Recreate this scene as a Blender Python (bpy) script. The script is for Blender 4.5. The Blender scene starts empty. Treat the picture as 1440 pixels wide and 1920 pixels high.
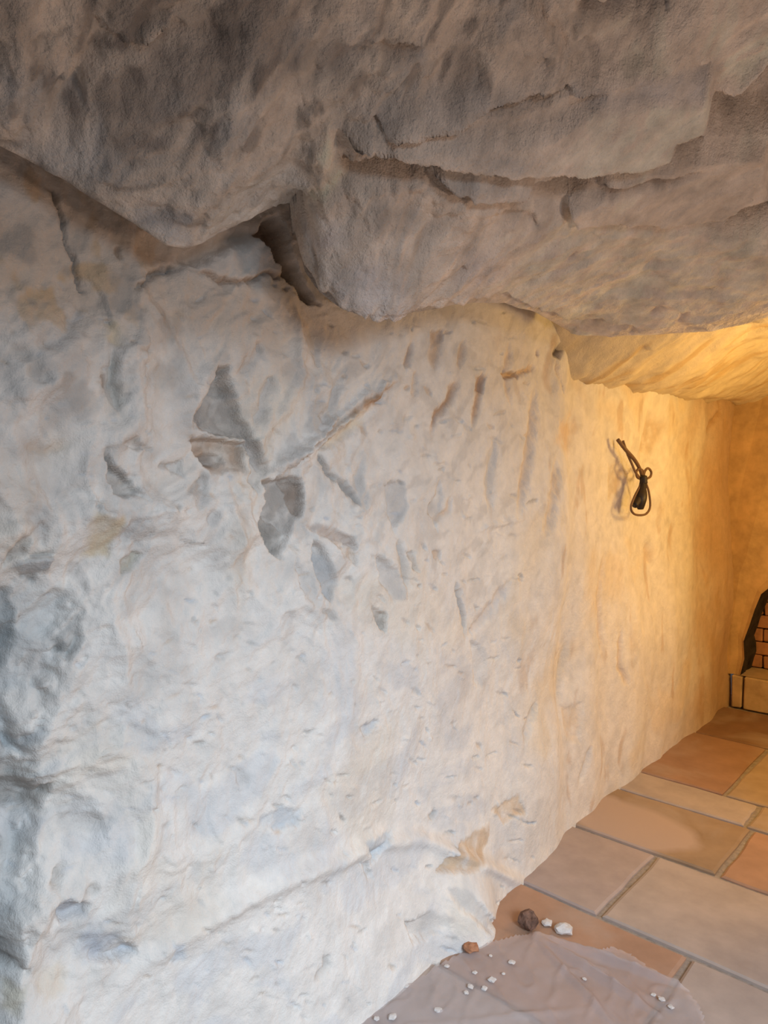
import bpy, bmesh, math, random
import numpy as np
from mathutils import Vector, Matrix

# ------------------------------------------------------------------ camera
# world: wall_left is the plane X=0 (room on +X), Y runs along it into the room, Z up
F = 1300.0
CAM = np.array([1.369, 0.0, 1.5])
PITCH = math.atan(48 / F)
FW = np.array([-0.673, 0.739, 0.0]); FW /= np.linalg.norm(FW)
RT = np.array([FW[1], -FW[0], 0.0])
fwd = FW * math.cos(PITCH) + np.array([0, 0, -math.sin(PITCH)])
up = FW * math.sin(PITCH) + np.array([0, 0, math.cos(PITCH)])

sc = bpy.context.scene
col = sc.collection
cd = bpy.data.cameras.new('camera')
cam = bpy.data.objects.new('camera', cd)
col.objects.link(cam)
R = Matrix(((RT[0], up[0], -fwd[0]), (RT[1], up[1], -fwd[1]), (RT[2], up[2], -fwd[2])))
cam.matrix_world = Matrix.Translation(Vector(CAM)) @ R.to_4x4()
cd.sensor_fit = 'VERTICAL'
cd.sensor_height = 24.0
cd.lens = 24.0 * F / 1920.0
cd.clip_start = 0.02
sc.camera = cam

# ------------------------------------------------------------------ world, lights, exposure
w = bpy.data.worlds.new('world'); sc.world = w
w.use_nodes = True
bg = w.node_tree.nodes['Background']
bg.inputs[0].default_value = (0.80, 0.83, 0.92, 1)
bg.inputs[1].default_value = 0.06

def area(name, loc, target, size, size_y, power, color, spread=180):
    l = bpy.data.lights.new(name, 'AREA')
    l.shape = 'RECTANGLE'; l.size = size; l.size_y = size_y
    l.energy = power; l.color = color; l.spread = math.radians(spread)
    o = bpy.data.objects.new(name, l); col.objects.link(o)
    o.location = loc
    d = Vector(target) - Vector(loc)
    o.rotation_euler = d.to_track_quat('-Z', 'Z').to_euler()
    return o

# daylight coming down through the open doorway behind the camera
area('daylight_doorway', (2.9, 0.35, 1.95), (0.0, 1.35, -0.35), 0.9, 1.1, 28, (0.72, 0.86, 1.0), 85)
# warm fill of the front room, added out of frame on the right
def bulb(name, loc, power, color, r):
    l = bpy.data.lights.new(name, 'POINT'); l.energy = power; l.color = color; l.shadow_soft_size = r
    o = bpy.data.objects.new(name, l); col.objects.link(o); o.location = loc
bulb('warm_bounce_fill', (2.35, 1.70, 1.25), 31, (1.0, 0.72, 0.55), 0.15)  # unseen, stands in for daylight bounced off the floor
# bulb of the inner chamber, round the corner to the right
bulb('inner_room_bulb', (1.42, 3.52, 1.66), 58, (1.0, 0.60, 0.17), 0.20)

sc.view_settings.view_transform = 'Standard'
sc.view_settings.look = 'None'
sc.view_settings.gamma = 1.0
sc.view_settings.use_curve_mapping = False
sc.view_settings.exposure = -0.08

# ------------------------------------------------------------------ pixel helpers
def ray(px, py):
    return fwd + RT * ((px - 720) / F) + up * ((960 - py) / F)
def on_x(px, py, x=0.0):
    d = ray(px, py); t = (x - CAM[0]) / d[0]; return CAM + d * t
def on_y(px, py, y):
    d = ray(px, py); t = (y - CAM[1]) / d[1]; return CAM + d * t
def on_z(px, py, z=0.0):
    d = ray(px, py); t = (z - CAM[2]) / d[2]; return CAM + d * t

# ------------------------------------------------------------------ numpy noise
def _h(ix, iy, seed):
    n = (ix.astype(np.int64) * 374761393 + iy.astype(np.int64) * 668265263 + seed * 1274126177) & 0x7fffffff
    n = ((n ^ (n >> 13)) * 1274126177) & 0x7fffffff
    n = ((n ^ (n >> 15)) * 668265263) & 0x7fffffff
    return ((n ^ (n >> 16)) & 0xffffff) / float(0xffffff)
def perlin(x, y, seed=0):
    ix = np.floor(x); iy = np.floor(y); fx = x - ix; fy = y - iy
    u = fx**3 * (fx * (fx * 6 - 15) + 10); v = fy**3 * (fy * (fy * 6 - 15) + 10)
    def g(dx, dy):
        a = _h(ix + dx, iy + dy, seed) * 2 * np.pi
        return np.cos(a) * (fx - dx) + np.sin(a) * (fy - dy)
    n00 = g(0, 0); n10 = g(1, 0); n01 = g(0, 1); n11 = g(1, 1)
    return 1.5 * ((n00 * (1 - u) + n10 * u) * (1 - v) + (n01 * (1 - u) + n11 * u) * v)
def fbm(x, y, seed=0, o=4, gain=.5):
    s = 0; a = 1.0
    for k in range(o):
        s = s + a * perlin(x * 2**k, y * 2**k, seed + k * 17); a *= gain
    return s
def sstep(a, b, x):
    t = np.clip((x - a) / (b - a), 0, 1); return t * t * (3 - 2 * t)
def scoops(x, y, c, seed, hv=.5, gv=.5, k=.6):
    """chiselled rock: minimum of tilted bowls, crisp ridges between them. unit: c"""
    x = x / c; y = y / c
    ix = np.floor(x); iy = np.floor(y)
    best = np.full(x.shape, 1e9)
    for dx in (-1, 0, 1):
        for dy in (-1, 0, 1):
            jx = ix + dx; jy = iy + dy
            px = x - jx - _h(jx, jy, seed); py = y - jy - _h(jx, jy, seed + 1)
            v = hv * _h(jx, jy, seed + 2) + gv * ((_h(jx, jy, seed + 3) - .5) * px + (_h(jx, jy, seed + 4) - .5) * py) + k * (px * px + py * py)
            best = np.minimum(best, v)
    return best * c

def poly_sd(P, X, Y):
    """signed distance (negative inside) from points to polygon P [(x,y)]"""
    n = len(P); d = np.full(X.shape, 1e9); inside = np.zeros(X.shape, bool)
    for i in range(n):
        ax, ay = P[i]; bx, by = P[(i + 1) % n]
        ex, ey = bx - ax, by - ay
        t = np.clip(((X - ax) * ex + (Y - ay) * ey) / (ex * ex + ey * ey + 1e-12), 0, 1)
        d = np.minimum(d, (X - ax - t * ex)**2 + (Y - ay - t * ey)**2)
        c = ((ay > Y) != (by > Y)) & (X < (bx - ax) * (Y - ay) / (by - ay + 1e-12) + ax)
        inside ^= c
    d = np.sqrt(d)
    return np.where(inside, -d, d)
def line_d(P, X, Y):
    d = np.full(X.shape, 1e9); side = np.zeros(X.shape); par = np.zeros(X.shape); L = 0
    tot = sum(math.hypot(P[i+1][0]-P[i][0], P[i+1][1]-P[i][1]) for i in range(len(P)-1))
    for i in range(len(P) - 1):
        ax, ay = P[i][:2]; bx, by = P[i + 1][:2]; ex, ey = bx - ax, by - ay
        l = math.hypot(ex, ey)
        t = np.clip(((X - ax) * ex + (Y - ay) * ey) / (l * l + 1e-12), 0, 1)
        dd = np.hypot(X - ax - t * ex, Y - ay - t * ey)
        m = dd < d
        d = np.where(m, dd, d); par = np.where(m, (L + t * l) / tot, par)
        side = np.where(m, np.sign(ex * (Y - ay) - ey * (X - ax)), side)
        L += l
    return d, side, par

class Field:
    """a displaced sheet: 2D coordinates U,V, displacement D and colour C per vertex"""
    def __init__(s, U, V, base_col):
        s.U, s.V = U, V; s.D = np.zeros(U.shape); s.C = np.empty(U.shape + (3,)); s.C[:] = base_col
        s.wu = fbm(U * 22, V * 22, 91, 4, .6) * .008; s.wv = fbm(U * 22 + 50, V * 22, 92, 4, .6) * .008
    def box(s, P, pad):
        P = np.array(P)[:, :2]
        m = (s.U > P[:, 0].min() - pad) & (s.U < P[:, 0].max() + pad) & (s.V > P[:, 1].min() - pad) & (s.V < P[:, 1].max() + pad)
        r = np.where(m.any(1))[0]; c = np.where(m.any(0))[0]
        if len(r) == 0 or len(c) == 0: return None
        return slice(r[0], r[-1] + 1), slice(c[0], c[-1] + 1)
    def facet(s, P, d=0., tilt=(0, 0), soft=.012, color=None, cm=1.0, csoft=None, warp=1., flat=0.):
        b = s.box(P, .12)
        if b is None: return
        u = s.U[b] + s.wu[b] * warp; v = s.V[b] + s.wv[b] * warp
        sd = poly_sd([p[:2] for p in P], u, v)
        m = 1 - sstep(-soft, soft * .35, sd)
        c = np.mean(np.array(P)[:, :2], 0)
        if flat: s.D[b] *= 1 - flat * m
        s.D[b] += m * (d + tilt[0] * (s.U[b] - c[0]) + tilt[1] * (s.V[b] - c[1]))
        if color is not None:
            cs = csoft or min(soft * 1.2, .012) if soft < .02 else (csoft or soft)
            mc = (1 - sstep(-cs, cs * .4, sd)) * cm
            mc = mc * np.clip(.88 + .7 * fbm(u * 16, v * 16, 7, 4), 0, 1)
            s.C[b] = s.C[b] * (1 - mc[..., None]) + np.array(color) * mc[..., None]
    def groove(s, P, width, d, color=None, cm=.8, asym=0., taper=True):
        """gaussian groove (d<0) or ridge (d>0) along a polyline; asym adds a step across it"""
        b = s.box(P, width * 4 + .02)
        if b is None: return
        u = s.U[b] + s.wu[b]; v = s.V[b] + s.wv[b]
        dist, side, par = line_d([p[:2] for p in P], u, v)
        tp = np.clip(np.sin(np.pi * np.clip(par, .02, .98)) * 1.6, 0, 1) if taper else 1.
        g = np.exp(-(dist / (width * (.4 + .6 * tp)))**2) * tp
        s.D[b] += d * g
        if asym:
            s.D[b] += asym * side * np.exp(-(dist / (width * 3))**2) * sstep(0, width * .5, dist) * tp
        if color is not None:
            mc = (g * cm)[..., None]
            s.C[b] = s.C[b] * (1 - mc) + np.array(color) * mc

def lin(r, g, b):
    f = lambda c: ((c / 255 + .055) / 1.055)**2.4 if c > 10 else c / 255 / 12.92
    return np.array((f(r), f(g), f(b)))

# ------------------------------------------------------------------ materials
def vcol_mat(name, rough=.92, bump=.35, bscale=60, var=.10, spec=.2, fine=220):
    m = bpy.data.materials.new(name); m.use_nodes = True
    nt = m.node_tree; N = nt.nodes; L = nt.links
    p = N['Principled BSDF']; p.inputs['Roughness'].default_value = rough
    p.inputs['Specular IOR Level'].default_value = spec
    at = N.new('ShaderNodeAttribute'); at.attribute_name = 'col'
    geo = N.new('ShaderNodeNewGeometry')
    n1 = N.new('ShaderNodeTexNoise'); n1.inputs['Scale'].default_value = bscale * .22; n1.inputs['Detail'].default_value = 6; n1.inputs['Roughness'].default_value = .62
    n2 = N.new('ShaderNodeTexNoise'); n2.inputs['Scale'].default_value = bscale; n2.inputs['Detail'].default_value = 5; n2.inputs['Roughness'].default_value = .65
    n3 = N.new('ShaderNodeTexNoise'); n3.inputs['Scale'].default_value = fine; n3.inputs['Detail'].default_value = 3
    for n in (n1, n2, n3): L.new(geo.outputs['Position'], n.inputs['Vector'])
    mr = N.new('ShaderNodeMapRange'); mr.inputs[1].default_value = .3; mr.inputs[2].default_value = .7
    mr.inputs[3].default_value = 1 - var; mr.inputs[4].default_value = 1 + var * .6
    L.new(n1.outputs[0], mr.inputs[0])
    mx = N.new('ShaderNodeVectorMath'); mx.operation = 'SCALE'
    L.new(at.outputs['Color'], mx.inputs[0]); L.new(mr.outputs[0], mx.inputs['Scale'])
    L.new(mx.outputs[0], p.inputs['Base Color'])
    ad = N.new('ShaderNodeMath'); ad.operation = 'MULTIPLY_ADD'; ad.inputs[1].default_value = .35
    L.new(n3.outputs[0], ad.inputs[0]); L.new(n2.outputs[0], ad.inputs[2])
    bp = N.new('ShaderNodeBump'); bp.inputs['Strength'].default_value = bump; bp.inputs['Distance'].default_value = .012
    L.new(ad.outputs[0], bp.inputs['Height']); L.new(bp.outputs[0], p.inputs['Normal'])
    return m

def flat_mat(name, c, rough=.85, bump=.2, scale=40, var=.15, spec=.3, metal=0.):
    m = bpy.data.materials.new(name); m.use_nodes = True
    nt = m.node_tree; N = nt.nodes; L = nt.links
    p = N['Principled BSDF']; p.inputs['Roughness'].default_value = rough
    p.inputs['Specular IOR Level'].default_value = spec; p.inputs['Metallic'].default_value = metal
    tc = N.new('ShaderNodeNewGeometry')
    n = N.new('ShaderNodeTexNoise'); n.inputs['Scale'].default_value = scale; n.inputs['Detail'].default_value = 6; n.inputs['Roughness'].default_value = .6
    L.new(tc.outputs['Position'], n.inputs['Vector'])
    r = N.new('ShaderNodeValToRGB')
    c = np.array(c)
    r.color_ramp.elements[0].position = .3; r.color_ramp.elements[0].color = (*np.clip(c * (1 - var), 0, 1), 1)
    r.color_ramp.elements[1].position = .7; r.color_ramp.elements[1].color = (*np.clip(c * (1 + var), 0, 1), 1)
    L.new(n.outputs[0], r.inputs[0]); L.new(r.outputs[0], p.inputs['Base Color'])
    b = N.new('ShaderNodeBump'); b.inputs['Strength'].default_value = bump; b.inputs['Distance'].default_value = .01
    L.new(n.outputs[0], b.inputs['Height']); L.new(b.outputs[0], p.inputs['Normal'])
    return m

M_WALL = vcol_mat('whitewashed_rock', bump=.42, bscale=75, var=.11, fine=260)
M_CEIL = vcol_mat('bare_rock', bump=.9, bscale=55, var=.30, fine=200)

def tag(o, label=None, cat=None, group=None, kind=None):
    if label: o['label'] = label
    if cat: o['category'] = cat
    if group: o['group'] = group
    if kind: o['kind'] = kind
    return o

def grid_mesh(name, P, C, mat, mask=None, parent=None, flip=False):
    """P (r,c,3) vertex grid; mask (r-1,c-1) selects faces"""
    r, c = P.shape[:2]
    idx = np.arange(r * c).reshape(r, c)
    q = np.stack([idx[:-1, :-1], idx[:-1, 1:], idx[1:, 1:], idx[1:, :-1]], -1)
    if flip: q = q[..., ::-1]
    q = q[mask] if mask is not None else q.reshape(-1, 4)
    used, inv = np.unique(q.ravel(), return_inverse=True)
    V = P.reshape(-1, 3)[used]; K = C.reshape(-1, 3)[used]
    me = bpy.data.meshes.new(name)
    me.vertices.add(len(V)); me.vertices.foreach_set('co', V.astype(np.float32).ravel())
    nf = len(q)
    me.loops.add(nf * 4); me.loops.foreach_set('vertex_index', inv.astype(np.int32).ravel())
    me.polygons.add(nf); me.polygons.foreach_set('loop_start', np.arange(nf, dtype=np.int32) * 4)
    me.polygons.foreach_set('loop_total', np.full(nf, 4, np.int32))
    me.update(calc_edges=True)
    me.polygons.foreach_set('use_smooth', np.ones(nf, bool))
    a = me.color_attributes.new('col', 'FLOAT_COLOR', 'POINT')
    a.data.foreach_set('color', np.concatenate([np.clip(K, 0, 1), np.ones((len(K), 1))], 1).astype(np.float32).ravel())
    me.materials.append(mat)
    o = bpy.data.objects.new(name, me); col.objects.link(o)
    if parent: o.parent = parent
    return o

def axis(*seg):
    out = []
    for a, b, step in seg:
        out.append(np.linspace(a, b, max(2, int(round((b - a) / step)) + 1))[:-1])
    out.append(np.array([seg[-1][1]]))
    return np.concatenate(out)

# ================================================================== WALL LEFT
WHITE = np.array((.80, .765, .72))
GREY = np.array((.40, .37, .34)); DGREY = np.array((.25, .235, .22)); LGREY = np.array((.58, .555, .53))
OCHRE = np.array((.62, .42, .22)); TAN = np.array((.60, .46, .34)); BROWN = np.array((.36, .24, .16)); CREAM = np.array((.78, .64, .44))

yy = axis((-0.9, .3, .03), (.3, 2.7, .0038), (2.7, 5.12, .009))
zz = axis((-0.03, 2.25, .0042), (2.25, 2.6, .03))
U, V = np.meshgrid(yy, zz)
W = Field(U, V, WHITE)
def w2(*pts, x=0.0):
    out = []
    for a, b in pts:
        p = on_x(a, b, x); out.append((p[1], p[2]))
    return out
def g2(px, py, ru, rv, pw=1):
    p = on_x(px, py); return np.exp(-(((U - p[1]) / ru)**2 + ((V - p[2]) / rv)**2)**pw)

# general relief --------------------------------------------------------------
wu = U + .05 * fbm(U * 3, V * 3, 5, 3); wv = V + .05 * fbm(U * 3 + 9, V * 3, 6, 3)
far = sstep(2.0, 2.6, U)
rough = np.clip(.11 + 1.0 * g2(40, 1300, .28, .6) + .75 * g2(520, 930, .40, .32) + .35 * g2(250, 850, .22, .25)
                + .45 * g2(120, 1720, .4, .25) + .2 * g2(300, 520, .5, .15) , 0, 1.2)
W.D += .035 * fbm(U * 1.1 + 3, V * 1.1, 11, 2)
W.D += (scoops(wu + .4 * wv, wv - .25 * wu, .20, 21, .7, .9, .5) - .05) * .45 * rough * (1 - .6 * far)
W.D += (scoops(wu * 1.25 + .3 * wv, wv, .085, 31, .7, 1.1, .5) - .02) * .42 * rough * (1 - .7 * far)
W.D += .0045 * fbm(wu * 9, wv * 9, 41, 4) * (.6 + rough)
W.D += .0028 * fbm(wu * 34, wv * 34, 43, 3) * (.5 + rough)
gu = wu * .75 + wv * .66; gv = -wu * .66 + wv * .75
up_ = sstep(.9, 1.3, V) * (1 - .6 * far)
W.D += up_ * (.0035 * fbm(gu * 7, gv * 26, 45, 3) + .006 * fbm(gu * 3.0, gv * 8, 46, 3)) * (1 - .6 * sstep(1.2, 2.0, U))
W.D += (1 - up_) * .004 * fbm(wu * 16, wv * 8, 47, 3)
# faint trowel scallops of the plastered part
W.D += (scoops(wu * .8, wv * 1.2, .06, 51, .6, .5, .4)) * .07 * (1 - far) * np.clip(1 - rough, .2, 1)
# drip-like vertical swells of the inner part
W.D += far * (.026 * fbm(U * 2.3, V * .8, 61, 2) + .005 * fbm(U * 7, V * 2.6, 62, 2))
big = .035 * fbm(U * 1.1 + 3, V * 1.1, 11, 2) + far * .026 * fbm(U * 2.3, V * .8, 61, 2)
W.D = big + (W.D - big) * (1 - .55 * sstep(1.0, 2.0, U)) * (1 - .35 * (1 - sstep(.2, .8, V)))
# plain tint variation: thin whitewash showing rock
t = sstep(.15, .75, fbm(wu * 4.5 + 2, wv * 4.5, 71, 4)) * np.clip(.25 + .7 * rough, 0, .8)
W.C += (LGREY - W.C) * (t * .75)[..., None]
t = sstep(.05, .6, fbm(gu * 9 + 2, gv * 16, 72, 4)) * (.55 * up_ + .3)
W.C += (np.array((.56, .53, .50)) - W.C) * (t * .55)[..., None]
t = sstep(.0, .5, fbm(wu * 5 + 31, wv * 7, 74, 4)) * (1 - up_) * (1 - far)
W.C += (np.array((.60, .62, .65)) - W.C) * (t * .45)[..., None]
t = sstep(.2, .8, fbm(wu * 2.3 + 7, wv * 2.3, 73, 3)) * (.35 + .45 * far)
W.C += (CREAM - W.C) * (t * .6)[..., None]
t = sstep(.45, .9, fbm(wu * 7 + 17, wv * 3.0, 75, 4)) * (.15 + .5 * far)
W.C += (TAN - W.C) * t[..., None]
# bare warm rock just under the ceiling on the left
t = (g2(60, 470, .25, .14) + g2(330, 560, .45, .10) * .8 + g2(520, 600, .35, .10) * .7) 
W.C += (np.array((.62, .50, .40)) - W.C) * np.clip(t * .55, 0, .7)[..., None]
t = sstep(.25, .6, fbm(U * 11 + 4, V * 9, 77, 4)) * np.clip(g2(60, 470, .3, .2), 0, 1)
W.C += (OCHRE - W.C) * (t * .7)[..., None]
t = sstep(.1, .6, fbm(U * 12 + 4, V * 11, 78, 4)) * np.clip(g2(60, 600, .25, .22) + g2(100, 560, .3, .1), 0, 1)
W.C += (GREY - W.C) * (t * .6)[..., None]

# plinth: lower ledge of rock ---------------------------------------------------
ridge = w2((-260, 1990), (-60, 1885), (60, 1842), (170, 1822), (240, 1806), (280, 1772), (400, 1692), (480, 1648), (560, 1612), (640, 1584), (720, 1560),
           (800, 1560), (880, 1590), (985, 1645))
zr = np.interp(U, [p[0] for p in ridge], [p[1] for p in ridge])
end = 1 - sstep(ridge[-1][0] - .16, ridge[-1][0] + .01, U + W.wu)
below = zr - V + .010 * fbm(U * 5, V * 5, 83, 2)
pl = sstep(-.03, .05, below) * end
W.D += pl * (.004 + .13 * np.clip(below, 0, .45)) - .012 * end + .024 * np.exp(-((below - .03) / .026)**2) * end * sstep(.55, .9, U)
pf = on_z(975, 1752)
W.D += .10 * np.exp(-((U - pf[1] + .10) / .13)**2) * (1 - sstep(0.0, .36, V)) * end
# left part of the wall falls back behind a broken edge
edge = w2((190, 900), (175, 1050), (165, 1150), (140, 1250), (130, 1330), (88, 1410), (122, 1505), (100, 1600), (70, 1720), (60, 1840), (40, 1990))
eu = np.interp(V, [p[1] for p in edge][::-1], [p[0] for p in edge][::-1])
back = sstep(0.0, .05, eu - (U + 1.8 * W.wu)) * (1 - sstep(1.18, 1.42, V))
W.D -= back * (.035 + .35 * np.clip(eu - U, 0, .35))
W.C += (np.array((.50, .53, .54)) - W.C) * (back * sstep(-.5, .25, fbm(wu * 6, wv * 6, 79, 3)) * .75)[..., None]  # grey put in for the shade of this turned-away part

FA, GR = W.facet, W.groove
# the triangular broken hollow --------------------------------------------------
FA(w2((405, 688), (436, 690), (452, 752), (480, 812), (520, 886), (505, 895), (470, 850), (466, 826), (400, 812), (372, 782), (396, 728)), -.035, (.25, 0), .012, GREY, .9)
FA(w2((400, 690), (436, 690), (440, 740), (410, 735)), -.012, (0, 0), .008, DGREY, .7)
FA(w2((366, 770), (398, 730), (400, 812), (370, 800)), -.012, (0, .2), .01, BROWN + .14, .7)
FA(w2((368, 818), (470, 828), (466, 888), (400, 892), (372, 850)), -.028, (0, -.5), .01, np.array((.47, .34, .25)), .85)
FA(w2((382, 852), (432, 848), (436, 872), (388, 876)), -.02, (0, 0), .008, DGREY, .7)
# hollow lower right
FA(w2((504, 902), (545, 890), (572, 892), (584, 950), (566, 972), (552, 1000), (534, 1052), (512, 1030), (492, 985), (506, 945)), -.04, (.35, -.05), .012, GREY, .9)
FA(w2((545, 900), (574, 905), (584, 950), (566, 974), (552, 940)), -.015, (0, 0), .008, np.array((.32, .25, .20)), .8)
FA(w2((492, 985), (512, 960), (548, 1000), (534, 1052), (512, 1030)), .012, (.2, .2), .008, np.array((.36, .34, .31)), .7)
FA(w2((470, 815), (498, 850), (512, 892), (490, 935), (476, 905)), -.018, (.3, 0), .012, LGREY, .7)
FA(w2((572, 982), (625, 982), (664, 1008), (668, 1032), (610, 1008)), -.014, (0, .5), .008, np.array((.52, .44, .39)), .8)
FA(w2((588, 1010), (606, 1025), (630, 1092), (612, 1130), (590, 1085)), -.024, (.3, 0), .010, np.array((.44, .45, .46)), .8)
FA(w2((556, 1040), (584, 1090), (590, 1132), (562, 1118)), -.012, (.2, 0), .010, LGREY, .7)
FA(w2((684, 1130), (716, 1148), (718, 1186), (700, 1172)), -.022, (-.2, .2), .008, GREY, .8)
FA(w2((618, 1010), (664, 1030), (668, 1062), (640, 1045)), -.015, (0, 0), .008, TAN, .6)
FA(w2((700, 1040), (740, 1060), (760, 1120), (730, 1130), (706, 1090)), -.014, (.3, 0), .015, LGREY, .8)
FA(w2((760, 1030), (775, 1040), (784, 1072), (770, 1066)), -.016, (0, 0), .007, TAN * .8, .7)
FA(w2((730, 905), (762, 900), (770, 950), (740, 1000), (728, 960)), -.016, (.25, 0), .016, LGREY, .8)
FA(w2((806, 960), (828, 900), (838, 930), (822, 1000)), -.012, (.2, 0), .014, np.array((.6, .55, .5)), .6)
# long diagonal ridge and the hollow under it
GR(w2((752, 708), (690, 755), (620, 810), (560, 855), (505, 892)), .018, .045, None, asym=.0)
FA(w2((752, 712), (724, 752), (650, 788), (596, 842), (560, 872), (582, 838), (640, 782), (700, 735)), -.030, (.1, 0), .012, np.array((.46, .30, .19)), .95)
FA(w2((640, 785), (700, 760), (690, 800), (640, 838), (600, 848)), -.012, (0, .2), .02, CREAM * .92, .6)
GR(w2((606, 846), (624, 886), (646, 905)), .010, -.022, DGREY + .08, .85)
GR(w2((640, 895), (665, 925), (682, 955)), .012, -.022, DGREY + .08, .85)
GR(w2((560, 640), (575, 700), (548, 760), (520, 800)), .018, .012)
GR(w2((600, 600), (608, 640), (600, 690)), .022, -.012, LGREY, .6)
GR(w2((570, 580), (574, 640), (566, 690)), .018, .012)
# S-shaped and vertical marks; the browns carry their warm shade
GR(w2((862, 706), (848, 752), (826, 782), (818, 812)), .016, -.014, np.array((.44, .29, .19)), .9)
GR(w2((904, 696), (900, 730), (888, 800)), .016, -.010, np.array((.48, .32, .21)), .8)
GR(w2((822, 612), (826, 640), (818, 690)), .026, -.010, np.array((.52, .37, .25)), .7)
GR(w2((790, 690), (788, 745)), .012, -.010, TAN, .5)
GR(w2((948, 706), (985, 698), (1012, 684)), .011, -.014, OCHRE, .8)
GR(w2((1014, 650), (1018, 668)), .012, -.012, TAN, .7)
GR(w2((862, 1092), (876, 1150), (884, 1196)), .013, -.018, GREY, .7)
GR(w2((884, 1196), (925, 1150), (962, 1086)), .020, -.014, np.array((.6, .54, .5)), .6)
GR(w2((900, 1000), (930, 985), (985, 972)), .012, .010)
GR(w2((818, 985), (840, 960), (852, 930)), .012, -.010, TAN, .6)
FA(w2((812, 1035), (830, 1033), (828, 1048), (814, 1050)), -.01, (0, 0), .006, TAN, .7)
FA(w2((895, 1200), (935, 1230), (930, 1300), (905, 1290)), -.008, (.2, 0), .02, LGREY, .5)
BR = np.array((.44, .30, .21))  # brown with the marks' warm shade put into the colour
for pts, wd, dp, cl, cm_ in (
        [((782, 640), (768, 690)), .014, -.014, BR, .7], [((960, 640), (952, 700), (958, 760)), .020, -.012, TAN, .6],
        [((1010, 720), (1000, 800), (985, 900), (975, 970)), .030, -.022, np.array((.60, .47, .36)), .6],
        [((1040, 860), (1030, 940), (1016, 1010)), .026, -.016, np.array((.62, .5, .38)), .6],
        [((870, 640), (862, 690)), .014, -.010, BR, .5], [((930, 820), (922, 900), (930, 960)), .022, -.012, LGREY, .6],
        [((690, 860), (680, 910), (690, 960)), .016, -.012, LGREY, .7], [((650, 700), (630, 760), (605, 800)), .014, -.014, LGREY, .7],
        [((520, 700), (500, 760), (480, 800)), .014, -.014, LGREY, .7], [((500, 640), (470, 690), (450, 700)), .016, -.010, LGREY, .6],
        [((745, 1010), (752, 1060), (762, 1110)), .018, -.018, GREY, .6], [((590, 1140), (620, 1160)), .010, -.012, GREY, .6],
        [((1150, 1040), (1140, 1120), (1150, 1230)), .030, -.016, np.array((.66, .54, .42)), .6], [((1090, 1200), (1080, 1290), (1070, 1370)), .030, -.016, np.array((.62, .55, .46)), .6],
        [((1020, 1320), (1000, 1370), (990, 1400)), .020, -.016, LGREY, .6], [((1180, 1180), (1176, 1250), (1190, 1290)), .02, -.014, TAN, .6],
        [((1120, 1400), (1110, 1450), (1100, 1480)), .02, -.014, LGREY, .5], [((1240, 1020), (1250, 1060)), .04, -.012, TAN, .5],
        [((350, 930), (380, 905), (400, 890)), .012, -.014, GREY, .7], [((300, 880), (330, 870)), .008, -.012, GREY, .7], [((330, 945), (318, 960)), .008, -.010, GREY, .7],
        [((395, 900), (375, 930), (372, 960)), .014, -.012, LGREY, .7], [((410, 960), (392, 985)), .012, -.010, LGREY, .7],
        [((150, 560), (130, 620), (60, 660)), .012, -.010, LGREY, .6], [((20, 640), (60, 690), (30, 700)), .020, -.010, GREY, .5],
        [((0, 760), (60, 740), (120, 700)), .02, .012, None, 0], [((40, 830), (90, 845), (130, 830)), .012, -.008, TAN, .5]):
    GR(w2(*pts), wd, dp, cl, cm_)
FA(w2((940, 698), (976, 694), (976, 706), (945, 712)), -.014, (0, 0), .008, OCHRE, .9)
FA(w2((890, 704), (912, 704), (906, 738), (890, 736)), -.008, (0, 0), .009, BR, .85)
FA(w2((806, 622), (834, 615), (836, 640), (815, 650)), -.008, (0, 0), .012, BR, .7)
FA(w2((1080, 1330), (1110, 1320), (1105, 1400), (1085, 1395)), -.01, (0, 0), .03, np.array((.66, .5, .33)), .5)
# upper left
GR(w2((206, 655), (210, 720), (222, 765), (228, 785)), .012, -.020, np.array((.5, .5, .47)), .7, asym=.006)
GR(w2((187, 700), (192, 730)), .006, -.012, BROWN, .7)
GR(w2((215, 600), (208, 650)), .016, -.006, CREAM * .9, .7)
FA(w2((216, 832), (240, 814), (252, 818), (258, 832), (282, 842), (240, 846)), -.022, (0, .6), .007, np.array((.40, .30, .24)), .85)
FA(w2((190, 838), (205, 872), (240, 905), (272, 936), (235, 934), (202, 925), (196, 890)), -.030, (.3, .2), .009, GREY, .8)
GR(w2((186, 838), (196, 860), (208, 880), (252, 915)), .005, -.016, DGREY, .7)
FA(w2((320, 868), (345, 858), (352, 888), (330, 895)), -.014, (0, 0), .008, LGREY, .6)
FA(w2((165, 960), (228, 965), (222, 1000), (212, 1052), (166, 1046)), -.004, (0, 0), .012, CREAM * .85, .8)
FA(w2((232, 978), (272, 962), (256, 1010), (228, 1012)), -.012, (.3, 0), .012, LGREY, .8)
FA(w2((230, 1052), (254, 1036), (274, 1040), (262, 1062), (236, 1084)), -.016, (-.2, 0), .008, np.array((.45, .43, .36)), .9)
FA(w2((166, 942), (184, 936), (176, 954), (168, 958)), -.014, (0, 0), .006, GREY, .9)
FA(w2((36, 1052), (70, 1045), (102, 1040), (104, 1070), (80, 1084), (50, 1082), (34, 1070)), .014, (0, .5), .008, np.array((.5, .5, .5)), .8)
GR(w2((54, 1050), (80, 1041), (104, 1032)), .006, -.014, DGREY, .6)
GR(w2((50, 1083), (75, 1090), (84, 1094)), .006, -.014, DGREY, .7)
FA(w2((10, 1030), (40, 1000), (62, 1005), (50, 1040), (12, 1062)), -.02, (.2, 0), .010, GREY, .8)
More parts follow.
